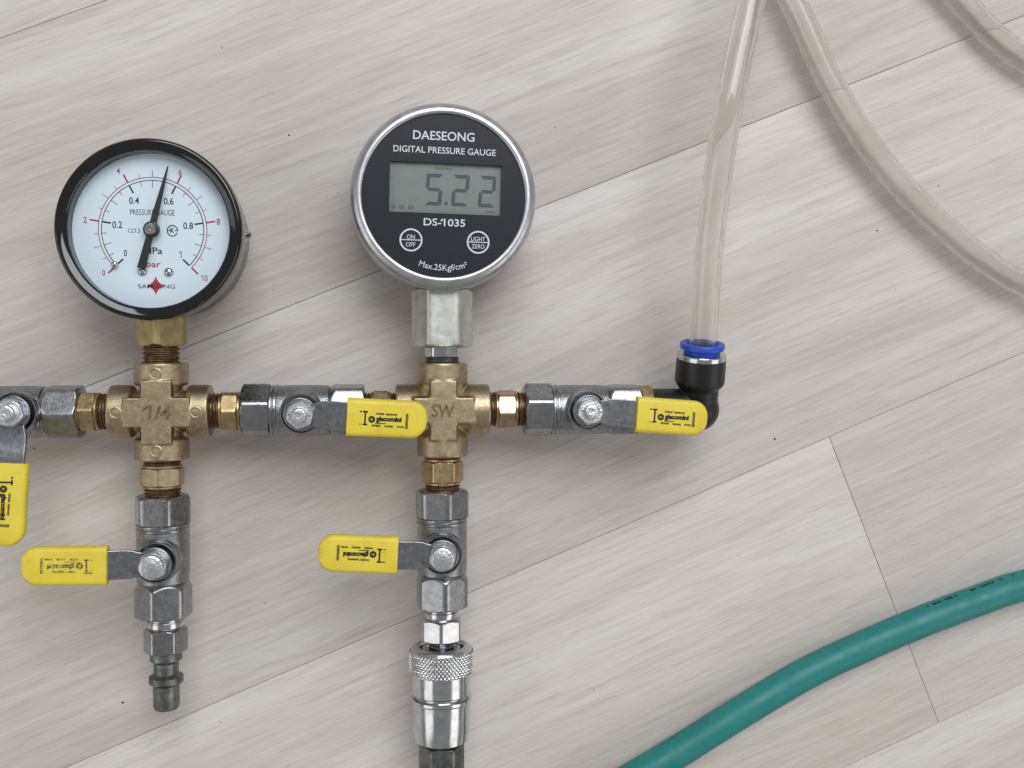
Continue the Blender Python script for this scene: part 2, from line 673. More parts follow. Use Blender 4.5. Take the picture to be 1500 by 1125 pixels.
# round approval mark with a K
kx, ky = dp(252, 337)
blk.ring2d(6.6 * KD, 8.2 * KD, R(200), R(-10), ZP, Matrix.Translation((kx, ky, 0)), 32)
blk.ring2d(6.6 * KD, 8.2 * KD, R(20), R(-170), ZP, Matrix.Translation((kx, ky, 0)), 32) if False else None
blk.ring2d(6.6 * KD, 8.2 * KD, R(190), R(345), ZP, Matrix.Translation((kx, ky - 0.25, 0)), 32)
text(blk, 'K', kx, ky, 6.5 * KD, 7.5 * KD, ZP, bold=0.03)
blk.box(kx - 8.2 * KD, kx - 3.4 * KD, ky - 0.15, ky + 0.12, ZP - 0.01, ZP)
blk.box(kx + 3.6 * KD, kx + 8.4 * KD, ky - 0.2, ky + 0.08, ZP - 0.01, ZP)
# four pointed star and maker's name
sx, sy = dp(227, 421)
star = []
for qd in range(4):
    for i in range(10):
        t = i / 10
        a = PI / 2 * qd
        # concave side: quarter of an astroid-like arc
        u, v = (1 - t) ** 1.55, t ** 1.55
        x = u * math.cos(a) + v * math.cos(a + PI / 2)
        y = u * math.sin(a) + v * math.sin(a + PI / 2)
        star.append((sx + x * 14.5 * KD, sy + y * 15.2 * KD))
vsn = [(sx, sy, ZP - 0.01)] + [(x, y, ZP - 0.01) for x, y in star]
red.add(vsn, [(0, 1 + i, 1 + (i + 1) % len(star)) for i in range(len(star))])
text(blk, 'SAMSUNG', *dp(228, 422), 54 * KD, 6.4 * KD, ZP + 0.02, bold=0.004)
obj('scale_print', blk, 'ink', gauge, (PXC, PYC, ZP))
obj('red_scale_print', red, 'red', gauge, (PXC, PYC, ZP))
# needle
na = R(75.3)
Mn = Matrix.Translation((PXC, PYC, 0)) @ Matrix.Rotation(na, 4, 'Z')
mb = MB()
poly = [(x_, y_ * 1.15) for x_, y_ in ((-61, -5.4), (-12, -4.4), (20, -4.2), (60, -2.6), (97, -0.9), (99, 0), (97, 0.9), (60, 2.6), (20, 4.2), (-12, 4.4), (-61, 5.4))]
mb.prism([(x * KD, y * KD) for x, y in poly], 29.5, 29.85, Mn)
ndl = obj('needle', mb, 'needle', gauge, (PXC, PYC, 29.5))
mb = MB()
mb.lathe([(1.2, ZD - 0.2), (1.2, 29), (2.55, 29.1), (2.55, 30.1), (2.2, 30.3)], Mp, 48)
obj('needle_hub', mb, 'needle', gauge, (PXC, PYC, 29))
mb = MB()
mb.lathe([(1.85, 30.25), (1.85, 30.7), (1.6, 31.0), (0.5, 31.05), (0.4, 30.8)], Mp, 40)
obj('hub_cap', mb, 'chrome', gauge, (PXC, PYC, 30.3))
for px, py, r, hh in ((207.6, 399.5, 1.5, 1.0), (246.3, 400.3, 1.5, 1.0), (168.5, 389.5, 1.05, 2.2)):
    x, y = dp(px, py)
    mb = MB()
    prof = [(r, ZD - 0.3), (r, ZD + 0.15 + (hh - 1.0))] + [(r * math.cos(t), ZD + 0.15 + (hh - 1.0) + r * 0.75 * math.sin(t)) for t in (0.3, 0.6, 0.9, 1.2, 1.45)]
    mb.lathe(prof, Matrix.Translation((x, y, 0)), 32)
    obj('rivet' if hh < 2 else 'stop_pin', mb, 'chrome', gauge, (x, y, ZD), sharp=60)
mb = MB()
mb.lathe([(24.75, 31.3), (24.75, 31.9)], Mg, 96)
obj('lens', mb, 'lens', gauge, (GX, GY, 31.3))
Ms = frame((GX + 27.0, GY + 0.6, 14.5), (1, 0.02, 0))
mb = MB()
mb.lathe([(2.6, -0.6), (2.6, 0.5), (2.2, 0.9), (1.4, 1.0), (1.4, 1.9), (1.0, 2.3), (0.3, 2.5)], Ms, 24)
obj('side_screw', mb, 'chrome', gauge, (GX + 27, GY, 14.5))
# square brass shank and its thread
My = frame((XL, YA, ZA), (0, 1, 0))
mb = MB()
mb.hexbar(12.4, 21.6, 36.5, My, roll=R(-2), ch0=0.7, ch1=0.1, sides=4, corner=0.94)
obj('gauge_shank', mb, 'pale_brass', gauge, (XL, YA + 29, ZA))
mb = MB()
mb.thread(6.0, 15.5, 21.9, My, 1.5, 0.7)
obj('thread', mb, 'thread_brass', gauge, (XL, YA + 18, ZA))

# ---- digital gauge
DX, DY = 17.9, 52.4
Md = Matrix.Translation((DX, DY, 0))
mb = MB()
mb.lathe([(25, 0.3), (27.6, 0.6), (28.6, 1.8), (28.8, 13.5)], Md, 96)
dg = obj('digital_gauge', mb, 'case', man, (DX, DY, 0),
         label='round digital pressure gauge with steel rim and grey screen reading 5.22')
mb = MB()
mb.lathe([(28.85, 12.0), (30.1, 12.2), (30.5, 12.9), (30.6, 14), (30.6, 30.2), (30.45, 31.4), (30.0, 32.4), (29.3, 33.2), (28.4, 33.75), (27.6, 33.9),
          (26.9, 33.75), (26.6, 33.35), (26.55, 32.2)], Md, 128, False, False)
obj('bezel', mb, 'satin', dg, (DX, DY, 12), sharp=50)
KF = 0.2231
ZF = 33.0


def fp(px, py):
    return ((px - 650) * KF + DX, -(py - 284.5) * KF + DY + 0.3)


TR = R(-1.3)
# face plate with a window, window walls
bm = bmesh.new()
outer = [bm.verts.new(((DX + 26.56 * math.cos(2 * PI * i / 96)) * MM, (DY + 26.56 * math.sin(2 * PI * i / 96)) * MM, ZF * MM)) for i in range(96)]
lcx, lcy = fp(652.6, 275)
LW, LH = 164 * KF / 2, 73.5 * KF / 2


def rotp(x, y):
    c, s = math.cos(TR), math.sin(TR)
    return (lcx + x * c - y * s, lcy + x * s + y * c)


rc = [rotp(*p) for p in ((-LW, -LH), (LW, -LH), (LW, LH), (-LW, LH))]
inner = [bm.verts.new((x * MM, y * MM, ZF * MM)) for x, y in rc]
low = [bm.verts.new((x * MM, y * MM, (ZF - 1.6) * MM)) for x, y in rc]
ed = [bm.edges.new((outer[i], outer[(i + 1) % 96])) for i in range(96)] + [bm.edges.new((inner[i], inner[(i + 1) % 4])) for i in range(4)]
bmesh.ops.triangle_fill(bm, use_beauty=True, use_dissolve=False, edges=ed)
for i in range(4):
    j = (i + 1) % 4
    bm.faces.new((inner[i], inner[j], low[j], low[i]))
mb = MB()
bm.verts.index_update()
mb.v = [v.co / MM for v in bm.verts]
mb.f = [tuple(v.index for v in f.verts) for f in bm.faces]
bm.free()
obj('face_plate', mb, 'face', dg, (DX, DY, ZF))
Ml = Matrix.Translation((lcx, lcy, ZF - 1.5)) @ Matrix.Rotation(TR, 4, 'Z')
mb = MB()
mb.box(-LW - 0.3, LW + 0.3, -LH - 0.3, LH + 0.3, -1, 0, Ml)
obj('screen', mb, 'lcd', dg, (lcx, lcy, ZF - 1.5))


def digit(mb, cx, cy, w, h, th, segs, M):
    sh = 0.06
    hw, hh = w / 2, h / 2
    gp = 0.10
    t2 = th / 2
    S = {
        'a': [(-hw + gp, hh), (hw - gp, hh), (hw - th, hh - th), (-hw + th, hh - th)],
        'd': [(-hw + gp, -hh), (hw - gp, -hh), (hw - th, -hh + th), (-hw + th, -hh + th)],
        'g': [(-hw + t2, 0), (-hw + th, t2), (hw - th, t2), (hw - t2, 0), (hw - th, -t2), (-hw + th, -t2)],
        'f': [(-hw, hh - gp), (-hw + th, hh - th - gp), (-hw + th, t2 + gp), (-hw + t2 * 0.6, gp), (-hw, t2)],
        'b': [(hw, hh - gp), (hw - th, hh - th - gp), (hw - th, t2 + gp), (hw - t2 * 0.6, gp), (hw, t2)],
        'e': [(-hw, -hh + gp), (-hw + th, -hh + th + gp), (-hw + th, -t2 - gp), (-hw + t2 * 0.6, -gp), (-hw, -t2)],
        'c': [(hw, -hh + gp), (hw - th, -hh + th + gp), (hw - th, -t2 - gp), (hw - t2 * 0.6, -gp), (hw, -t2)],
    }
    for s in segs:
        mb.flat([(cx + x + sh * y, cy + y) for x, y in S[s]], 0.03, M)


mb = MB()
for px, segs in ((635.6, 'afgcd'), (674.6, 'abged'), (714.2, 'abged')):
    x = (px - 652.6) * KF
    digit(mb, x, -0.3, 24.5 * KF, 46.5 * KF, 5.4 * KF, segs, Ml)
mb.box((651.6 - 652.6) * KF, (656 - 652.6) * KF, -5.25, -4.25, 0, 0.03, Ml)
obj('digits', mb, 'segment', dg, (lcx, lcy, ZF - 1.47))
mb = MB()
for x0, x1 in ((574, 580.5), (585, 593.5), (598, 607), (636, 662), (713, 727)):
    yy = 303.5 if x0 < 620 else (245 if x0 < 700 else 306)
    n = 3 if x1 - x0 < 12 else 5
    hh = 2.9 if x0 < 620 else 1.6
    for k in range(n):
        a = x0 + (x1 - x0) * k / n
        b = a + (x1 - x0) / n * 0.8
        mb.box((a - 652.6) * KF, (b - 652.6) * KF, -(yy + hh - 275) * KF, -(yy - hh - 275) * KF, 0, 0.02, Ml)
obj('screen_marks', mb, 'ghost', dg, (lcx, lcy, ZF - 1.48))
ZW = ZF + 0.05
for nm, s, px, py, w, h, b in (('maker_lettering', 'DAESEONG', 650, 198.7, 90, 13.2, 0.012), ('title_lettering', 'DIGITAL PRESSURE GAUGE', 651.4, 219.8, 150, 9.4, 0.008),
                               ('model_lettering', 'DS-1035', 650.6, 324.8, 61, 11, 0.014), ('button_lettering', 'ON', 601.3, 346.3, 12, 6.6, 0.005),
                               ('button_lettering', 'OFF', 601, 357.6, 14, 6.6, 0.005), ('button_lettering', 'LIGHT', 700.2, 348.3, 21, 6.6, 0.005),
                               ('button_lettering', 'ZERO', 700, 359.2, 19, 6.6, 0.005)):
    mb = MB()
    x, y = fp(px, py)
    text(mb, s, x, y, w * KF, h * KF, ZW, rot=TR, bold=b)
    obj(nm, mb, 'white_ink', dg, (x, y, ZW))
mb = MB()
tx, ty = fp(648.5, 392.3)
text(mb, 'Max.25Kgf/cm\u00b2', tx, ty, 72 * KF, 11.5 * KF, ZW, rot=R(-1.2), bold=0.004, bend=109 * KF)
obj('rating_lettering', mb, 'white_ink', dg, (tx, ty, ZW))
for px, py in ((601.6, 351), (700.2, 353.2)):
    x, y = fp(px, py)
    Mb = Matrix.Translation((x, y, 0)) @ Matrix.Rotation(TR, 4, 'Z')
    mb = MB()
    mb.ring2d(14.4 * KF, 16.8 * KF, 0, 2 * PI, ZW + 0.02, Mb, 64)
    mb.flat([(-14.5 * KF, -0.55 * KF), (14.5 * KF, -0.55 * KF), (14.5 * KF, 0.75 * KF), (-14.5 * KF, 0.75 * KF)], ZW + 0.02, Mb)
    obj('button_ring', mb, 'white_ink', dg, (x, y, ZW))
# hex nut below, neck and thread
My2 = frame((XR, YA, ZA), (0, 1, 0))
mb = MB()
mb.hexbar(18.6, 21.2, 41.2, My2, roll=R(30), ch0=1.0, ch1=0.8)
obj('hex_nut', mb, 'nut_steel', dg, (XR, YA + 31, ZA))
mb = MB()
mb.hexbar(11.6, 18.0, 21.4, My2, roll=R(10), sides=8, ch0=0.2, ch1=0.2)
obj('neck', mb, 'chrome', dg, (XR, YA + 20, ZA))
mb = MB()
mb.thread(5.9, 15.0, 18.2, My2, 1.0, 0.5)
obj('thread', mb, 'dark_steel', dg, (XR, YA + 17, ZA))


# ---- cross fittings
def cross(x, style):
    c = Vector((x, YA, ZA))
    mb = MB()
    L = 16.1
    for i in range(4):
        a = i * PI / 2
        d = (math.cos(a), math.sin(a), 0)
        M = frame(c, d)
        if style == 0:
            mb.lathe([(6.9, -1), (6.9, 9.6)], M, 48)
            mb.lathe([(8.0, 8.6), (8.8, 9.3), (8.8, L - 0.3), (8.4, L)], M, 48)
        else:
            mb.hexbar(14.6, -1, 10.0, M, roll=R(22.5), sides=8)
            mb.lathe([(7.0, 6.2), (8.7, 9.0), (8.7, L - 0.3), (8.3, L)], M, 48)
    w, e, zt = (4.7, 10.4, 8.9) if style == 0 else (4.7, 10.8, 8.7)
    plus = [(-w, -e), (w, -e), (w, -w), (e, -w), (e, w), (w, w), (w, e), (-w, e), (-w, w), (-e, w), (-e, -w), (-w, -w)]
    if style == 0:
        mb.prism(plus, -zt, zt, Matrix.Translation(c))
    else:
        s1 = [(p[0] * 0.93, p[1] * 0.93, zt) for p in plus]
        s0 = [(p[0], p[1], zt - 1.6) for p in plus]
        mb.rings([[(p[0], p[1], -zt) for p in plus], s0, s1], Matrix.Translation(c))
        mb.lathe([(0.1, -8.6)] + [(8.9 * math.sin(R(t)), -8.6 * math.cos(R(t))) for t in range(15, 180, 15)] + [(0.1, 8.6)], Matrix.Translation(c), 48)
    o = obj('cross_fitting', mb, 'cast_brass', man, c)
    remesh(o, 0.26 if style == 0 else 0.3, 4 if style == 0 else 10)
    zt += ZA
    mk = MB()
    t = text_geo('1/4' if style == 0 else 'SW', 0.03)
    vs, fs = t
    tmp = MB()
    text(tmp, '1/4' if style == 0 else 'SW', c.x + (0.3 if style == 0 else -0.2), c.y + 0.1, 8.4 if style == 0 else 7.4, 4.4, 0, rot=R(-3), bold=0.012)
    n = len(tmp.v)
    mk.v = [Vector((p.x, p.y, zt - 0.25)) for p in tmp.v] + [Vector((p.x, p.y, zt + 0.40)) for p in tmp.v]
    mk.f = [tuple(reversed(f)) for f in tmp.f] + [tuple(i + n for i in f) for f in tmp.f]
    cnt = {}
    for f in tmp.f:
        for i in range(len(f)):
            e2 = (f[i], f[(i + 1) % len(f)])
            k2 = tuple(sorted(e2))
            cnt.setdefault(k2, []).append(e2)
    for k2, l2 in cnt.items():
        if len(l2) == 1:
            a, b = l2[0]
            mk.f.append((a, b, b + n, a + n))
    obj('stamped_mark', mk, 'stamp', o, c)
    if style == 0:
        for i in range(4):
            a = i * PI / 2
            p = c + Vector((math.cos(a) * 12.6, math.sin(a) * 12.6, 0))
            M = Matrix.Translation((p.x, p.y, ZA + 8.55))
            k = MB()
            k.lathe([(2.0, -0.3), (1.95, 0.28), (1.65, 0.42), (1.45, 0.36), (1.3, 0.1), (0.2, 0.05)], M, 32)
            obj('cast_ring', k, 'cast_brass', o, p)
    return o


cross(XL, 0)
cross(XR, 1)


# ---- nipples: thread, hexagon, thread
def nipple(org, d, s0, h0, h1, s1, af, roll, mat, rt=6.0):
    M = frame(org, d)
    mb = MB()
    mb.hexbar(af, h0, h1, M, roll=R(roll), ch0=0.45, ch1=0.45)
    mid = Vector(org) + Vector(d) * ((h0 + h1) / 2)
    o = obj('nipple', mb, mat, man, mid)
    for a, b in ((s0, h0 + 0.1), (h1 - 0.1, s1)):
        t = MB()
        t.thread(rt, a, b, M, 1.05, 0.5)
        obj('thread', t, 'thread_brass', o, mid)
        k = MB()
    for a, b in ((h0 - 0.9, h0 + 0.2), (h1 - 0.2, h1 + 0.9)):
        k.lathe([(rt - 0.1, a), (rt + 0.25, a + 0.3), (rt + 0.25, b - 0.3), (rt - 0.1, b)], M, 40)
    obj('collar', k, mat, o, mid)
    return o


OL, OR_ = (XL, YA, ZA), (XR, YA, ZA)
nipple(OL, (-1, 0, 0), 15.5, 20.3, 25.5, 27.0, 12.4, 4, 'bar_brass')
nipple(OL, (1, 0, 0), 15.5, 19.8, 25.1, 27.5, 12.4, 2, 'bar_brass')
nipple(OL, (0, -1, 0), 15.5, 18.6, 24.7, 28.8, 13.0, 0, 'cast_brass')
nipple(OR_, (-1, 0, 0), 14.0, 18.4, 23.6, 29.0, 12.2, 12, 'cast_brass')
nipple(OR_, (1, 0, 0), 15.0, 18.9, 24.9, 28.0, 12.0, 14, 'pink_brass')
nipple(OR_, (0, -1, 0), 15.0, 17.6, 24.9, 28.5, 12.8, 28, 'bar_brass')


# ---- ball valves (local frame: pipe along +x, spindle along +z)
def grip_mesh(length):
    rings = []
    hw, ht, rc_ = 6.15, 2.35, 1.7
    xs = [0.0, 0.12, 0.5] + [length * t for t in (0.2, 0.4, 0.6, 0.75)]
    cr = 5.2
    for t in (0, 12, 24, 36, 48, 58, 67, 75, 82, 87.5):
        xs.append(length - cr + cr * math.sin(R(t)))
    for x in xs:
        if x > length - cr:
            u = (x - (length - cr)) / cr
            w = hw - cr + cr * math.sqrt(max(0, 1 - u * u))
            th = ht * (0.42 + 0.58 * math.sqrt(max(0, 1 - u ** 3.2)))
        else:
            w = hw + (0.0 if x > 0.3 else (-0.2 if x < 0.05 else -0.05)) + 0.12 * math.exp(-x / 3)
            th = ht + (0.0 if x > 0.3 else (-0.2 if x < 0.05 else -0.05))
        r = min(rc_, w * 0.95, th * 0.8)
        ring = []
        for sx_, sy_, a0_ in ((1, 1, 0), (-1, 1, 90), (-1, -1, 180), (1, -1, 270)):
            for k in range(6):
                a = R(a0_ + 90 * k / 5)
                ring.append((x, sx_ * (w - r) + r * math.cos(a), sy_ * (th - r) + r * math.sin(a)))
        rings.append(ring)
    return MB().rings(rings)


def grip_print(length, z):
    k = 0.222       # mm per photo pixel
    mb = MB()
    x0, ym = 14.0, 0.0

    def q(px, py):
        return ((px) * k, -(py) * k)
    # up-down arrow with end marks
    def rect(x0, x1, y0, y1):
        mb.flat([q(x0, y1), q(x1, y1), q(x1, y0), q(x0, y0)], z)
    rect(25.5, 28, -9, 10)
    rect(23.2, 30.4, -10.6, -8)
    rect(23.2, 30.2, 8.4, 10.6)
    rect(18.5, 22, -10.4, -8.2)
    rect(18, 21.4, 8.8, 9.8)
    cx, cy = q(36.3, 1.6)
    mb.ring2d(1.9 * k, 5.1 * k, 0, 2 * PI, z, I4, 32, cx, cy)
    mb.flat([(cx - 0.14, cy - 0.5), (cx + 0.14, cy - 0.5), (cx + 0.26, cy + 0.5), (cx - 0.02, cy + 0.5)], z + 0.01)
    tx_, ty_ = q(61.2, 1.3)
    text(mb, 'giacomini', tx_, ty_, 37.5 * k, 9.4 * k, z, bold=0.066)
    rnd = random.Random(3)
    for xa, xb, y, hh in ((42, 54, -6.9, 1.7), (56.5, 73, -6.7, 1.7), (42, 56.5, 7.0, 1.1), (37, 50, 10.5, 1.7), (55, 68, 10.8, 1.7), (73, 84, 10.9, 1.6)):
        x = xa
        while x < xb:
            w = rnd.uniform(1.0, 1.9)
            rect(x, min(x + w, xb), y - hh * rnd.uniform(0.7, 1), y + hh * rnd.uniform(0.7, 1))
            x += w + 0.45
    y = -9
    while y < 12:
        hh = rnd.uniform(0.9, 1.7)
        rect(86.0 - rnd.uniform(0.2, 1.2), 89.2 + rnd.uniform(-0.3, 0.5), y, y + hh)
        y += hh + 0.4
    return mb


def lever_mesh():
    # bent strip: round head at the spindle, step up, flat into the grip
    mb = MB()
    n = 24
    zt, zb = 14.6, 13.0
    pts = []
    hr = 5.4
    for i in range(n + 1):
        a = R(40) + (R(320) - R(40)) * i / n
        pts.append((hr * math.cos(a), hr * math.sin(a)))
    mb.prism(pts, zb, zt)
    w = 4.7
    path = [(3.0, 0.0), (5.6, 0.0), (6.6, 0.08), (8.8, 0.34), (11.4, 0.72), (12.6, 1.1), (17.5, 1.25), (30, 1.25)]
    ws = [3.6, 4.1, 4.5, w, w, w, w, w]
    rings = []
    for (x, dz), ww in zip(path, ws):
        rings.append([(x, -ww, zb + dz), (x, ww, zb + dz), (x, ww, zt + dz), (x, -ww, zt + dz)])
    mb.rings(rings)
    return mb


def make_valve(cap):
    H = 20.4
    Mx = frame((0, 0, 0), (1, 0, 0))
    mb = MB()
    mb.lathe([(7.4, -11.2), (8.2, -10.9), (8.45, -9.5), (8.6, -5), (8.6, 5), (8.4, 8.4), (7.6, 9.4)], Mx, 64)
    mb.lathe([(7.3, 2), (7.1, 9.2), (6.9, 9.6)], I4, 48)
    body = obj('ball_valve', mb, 'nickel_cast', man)
    h = MB()
    h.hexbar(16.6, -H, -10.9, Mx, roll=0, ch0=0.9, ch1=0.25)
    obj('end_hexagon', h, 'nickel', body)
    h = MB()
    h.hexbar(16.6, 8.6, H, Mx, roll=0, ch0=1.9, ch1=0.7)
    obj('end_hexagon', h, 'nickel', body)
    h = MB()
    ring_band(h, 8.75, -10.85, -9.95, Mx, 0.2)
    ring_band(h, 8.75, -9.55, -8.4, Mx, 0.25)
    obj('body_band', h, 'nickel', body)
    h = MB()
    h.lathe([(6.75, 8.8), (6.75, 12.1), (6.6, 12.4), (6.25, 12.4), (6.1, 12.1), (6.1, 10.4), (3.0, 10.3)], I4, 64)
    obj('spindle_collar', h, 'nickel', body)
    h = MB()
    h.lathe([(3.6, 10.0), (3.6, 13.05)], I4, 32)
    obj('spindle', h, 'dark_steel', body)
    lv = lever_mesh()
    obj('lever', lv, 'lever', body, bevel=0.25)
    h = MB()
    h.hexbar(8.2, 14.6, 18.0, I4, roll=R(20), ch0=0.1, ch1=0.7)
    if cap:
        h.lathe([(3.9, 17.5), (3.9, 19.3), (3.6, 19.75), (3.2, 19.9)], I4, 40)
    else:
        h.lathe([(2.55, 17.5), (2.55, 19.6), (2.2, 20.1), (1.6, 20.3), (0.7, 20.1)], I4, 32)
    obj('nut', h, 'zinc', body)
    GL = 26.0
    gp = grip_mesh(GL)
    gp.v = [p + Vector((0, 0, 0)) for p in gp.v]
    go = obj('grip', gp, 'yellow', body, sharp=40)
    pr = obj('grip_print', grip_print(GL, 2.35 + 0.03), 'ink', body)
    return body


def place(body, loc, ang, roll, hang, goff, gz=15.05, nut_shift=0.0, hexes=(0, 0)):
    """ang: pipe direction, roll about the pipe, hang: lever direction in world degrees"""
    body.location = (Vector(loc) - base) * MM
    body.rotation_euler = (Matrix.Rotation(ang, 3, 'Z') @ Matrix.Rotation(roll, 3, 'X')).to_euler()
    rel = R(hang) - ang
    hx = list(hexes)
    for c in body.children:
        nm = c.name.split('.')[0]
        if nm == 'end_hexagon':
            c.rotation_euler = (R(hx.pop(0)), 0, 0)
        if nm in ('lever', 'grip', 'grip_print', 'nut', 'spindle_collar', 'spindle'):
            c.rotation_euler = (0, 0, rel)
            if nm in ('grip', 'grip_print'):
                c.location = Vector((math.cos(rel) * goff + nut_shift, math.sin(rel) * goff, gz)) * MM
            else:
                c.location = Vector((nut_shift, 0, 0)) * MM


def copy_valve(v):
    b = v.copy()
    COL.objects.link(b)
    for ch in list(v.children):
        c = ch.copy()
        COL.objects.link(c)
        c.parent = b
    return b


v1 = make_valve(False)          # studs
v2 = copy_valve(v1)
v3 = copy_valve(v1)
v4 = make_valve(True)           # round headed nuts
v5 = copy_valve(v4)
place(v1, (-28.8, YA, ZA), 0, R(2), -3.0, 15.0, hexes=(-19, 6))
place(v2, (66.4, YA - 0.3, ZA), 0, R(-1), -4.2, 15.9, hexes=(-20, 7))
place(v3, (-120.9, YA, ZA), 0, R(-2), -93.0, 15.6, nut_shift=3.2, hexes=(0, 8))
place(v4, (XL, -66.7, ZA), -PI / 2, R(-1), 179.0, 14.0, hexes=(40, 11))
place(v5, (XR - 0.2, -66.3, ZA), -PI / 2, R(2.5), 177.0, 14.6, hexes=(-15, -8))
for c in v2.children:
    if c.name.split('.')[0] == 'grip':
        c.scale = (0.945, 0.97, 1)
for c in v4.children:
    if c.name.split('.')[0] == 'grip_print':
        c.data = c.data.copy()
        c.data.materials[0] = MT['worn_ink']
for v, lb in ((v1, 'valve between the two brass crosses, yellow grip reaching over the cross'),
              (v2, 'valve beside the black elbow, scuffed yellow grip'),
              (v3, 'valve whose yellow grip hangs parallel to the uprights'),
              (v4, 'valve below the dial gauge, grip turned outward'),
              (v5, 'valve below the digital gauge, grip turned outward')):
    v['label'] = lb

# ---- bushing, push-in elbow
mb = MB()
Mh = frame((0, YA - 0.3, ZA), (1, 0, 0))
mb.lathe([(7.9, 86.5), (8.3, 87.0), (8.3, 90.6), (7.8, 91.2)], Mh, 64)
obj('bushing', mb, 'pale_brass', man, (89, YA, ZA))
EX, EY = 108.2, YA - 0.4
TL = R(14)
ad = Vector((0, math.cos(TL), math.sin(TL)))
Me = frame((EX, EY, ZA), ad)
mb = MB()
mb.lathe([(7.0, 91.0), (7.2, 91.6), (7.2, EX)], Mh, 64)
rr = [(7.7 * math.sin(R(t)) if t else 0.05, -7.9 * math.cos(R(t))) for t in range(0, 181, 12)]
rr[-1] = (0.05, 7.2)
mb.lathe(rr, Me, 48)
mb.lathe([(6.9, 0), (6.9, 7.6), (8.5, 9.6), (8.75, 10.4), (8.6, 18.6), (8.4, 18.9)], Me, 64)
mb.lathe([(6.9, -5), (8.2, 2), (8.2, 9.6)], Me, 4) if False else None
elbow = obj('push_in_elbow', mb, 'black_plastic', man, (EX, EY, ZA), label='black plastic push-in elbow with blue release collar')
remesh(elbow, 0.28, 5)
mb = MB()
mb.lathe([(8.2, 18.4), (8.55, 18.6), (8.55, 20.0), (8.3, 20.3), (6.4, 20.3), (6.4, 19.0)], Me, 72)
obj('steel_ring', mb, 'chrome', elbow, (EX, EY, ZA))
mb = MB()
mb.lathe([(6.2, 19.6), (6.2, 21.4), (6.7, 21.9), (7.5, 22.0), (7.75, 22.3), (7.75, 23.6), (7.5, 24.0), (6.2, 24.1), (5.3, 23.4), (5.2, 20)], Me, 72, False, False)
obj('release_collar', mb, 'blue', elbow, (EX, EY, ZA))

# ---- plug fitting under the valve below the dial gauge
Mv = frame((XL + 0.6, 0, ZA), (0, -1, 0))
mb = MB()
mb.hexbar(12.8, 90.6, 98.9, Mv, roll=R(28), ch0=0.8, ch1=0.6)
plug = obj('plug_fitting', mb, 'nickel', man, (XL + 0.6, -95, ZA))
mb = MB()
mb.thread(6.1, 85.6, 89.0, Mv, 1.1, 0.5)
mb.lathe([(5.6, 88.4), (6.0, 88.8), (6.0, 90.3), (5.6, 90.8)], Mv, 48)
obj('thread', mb, 'chrome', plug, (XL + 0.6, -88, ZA))
mb = MB()
mb.lathe([(5.2, 98.6), (5.2, 101.5), (4.1, 102.6), (4.1, 106.2), (5.6, 107.2), (5.6, 109.2), (4.3, 110.2), (4.3, 117), (3.8, 118.2), (2.6, 118.3), (2.6, 112)], Mv, 48)
obj('nose', mb, 'dark_steel', plug, (XL + 0.6, -108, ZA))

# ---- quick coupler under the valve below the digital gauge
XC = XR - 0.5
Mc = frame((XC, 0, ZA), (0, -1, 0))
mb = MB()
mb.hexbar(13.4, 90.4, 97.9, Mc, roll=R(4), ch0=0.8, ch1=0.5)
cp = obj('coupler_plug', mb, 'chrome', man, (XC, -94, ZA))
mb = MB()
mb.thread(6.0, 85.6, 88.2, Mc, 1.0, 0.5)
mb.lathe([(5.5, 87.8), (5.9, 88.2), (5.9, 89.8), (5.6, 90.6)], Mc, 48)
obj('thread', mb, 'chrome', cp, (XC, -88, ZA))
mb = MB()
mb.lathe([(4.6, 97.4), (4.3, 98.6), (4.3, 108)], Mc, 48)
obj('neck', mb, 'chrome', cp, (XC, -100, ZA))
mb = MB()
mb.lathe([(7.4, 106), (7.4, 100.8), (7.7, 100.2), (8.6, 99.8), (9.6, 100.0), (10.4, 100.7), (10.7, 101.4)], Mc, 96, False, False)
mb.lathe([(10.5, 109.0), (10.1, 109.4), (10.1, 116.2), (9.7, 116.6), (8.9, 116.6), (8.9, 117.6), (10.4, 117.8), (10.4, 118.8), (9.9, 119.4), (9.7, 128.5), (9.2, 132.6), (7.6, 133.2)], Mc, 96, False, True)
sock = obj('quick_coupler', mb, 'chrome', man, (XC, -115, ZA), label='chrome quick coupler with knurled ring')
mb = MB()
n, m = 288, 27
rings = []
for j in range(m):
    h = 101.3 + (109.1 - 101.3) * j / (m - 1)
    ring = []
    env = min(1, min(j, m - 1 - j) / 2)
    for i in range(n):
        t = 2 * PI * i / n
        s1 = abs(((i / n * 48 + h * 0.62) % 1) - 0.5) * 2
        s2 = abs(((i / n * 48 - h * 0.62) % 1) - 0.5) * 2
        r = 10.8 + env * 0.95 * (min(s1, s2) - 0.4)
        ring.append((r * math.cos(t), r * math.sin(t), h))
    rings.append(ring)
mb.rings(rings, Mc, False, False)
obj('knurled_ring', mb, 'chrome', sock, (XC, -105, ZA), sharp=70)
mb = MB()
mb.lathe([(7.38, 101.0), (7.38, 102.4), (6.95, 102.4), (6.8, 101.2), (6.5, 100.7), (5.7, 100.6), (5.4, 101.2), (5.2, 102.0), (4.2, 102.2)], Mc, 48, False, False)
obj('socket_bore', mb, 'chrome', sock, (XC, -104, ZA))
mb = MB()
mb.hexbar(14.0, 134.0, 150, Mc, roll=R(30), ch0=0.7, ch1=0.7)
mb.lathe([(6.4, 132.8), (6.4, 134.4)], Mc, 40)
obj('tail_hexagon', mb, 'dark_steel', sock, (XC, -142, ZA))

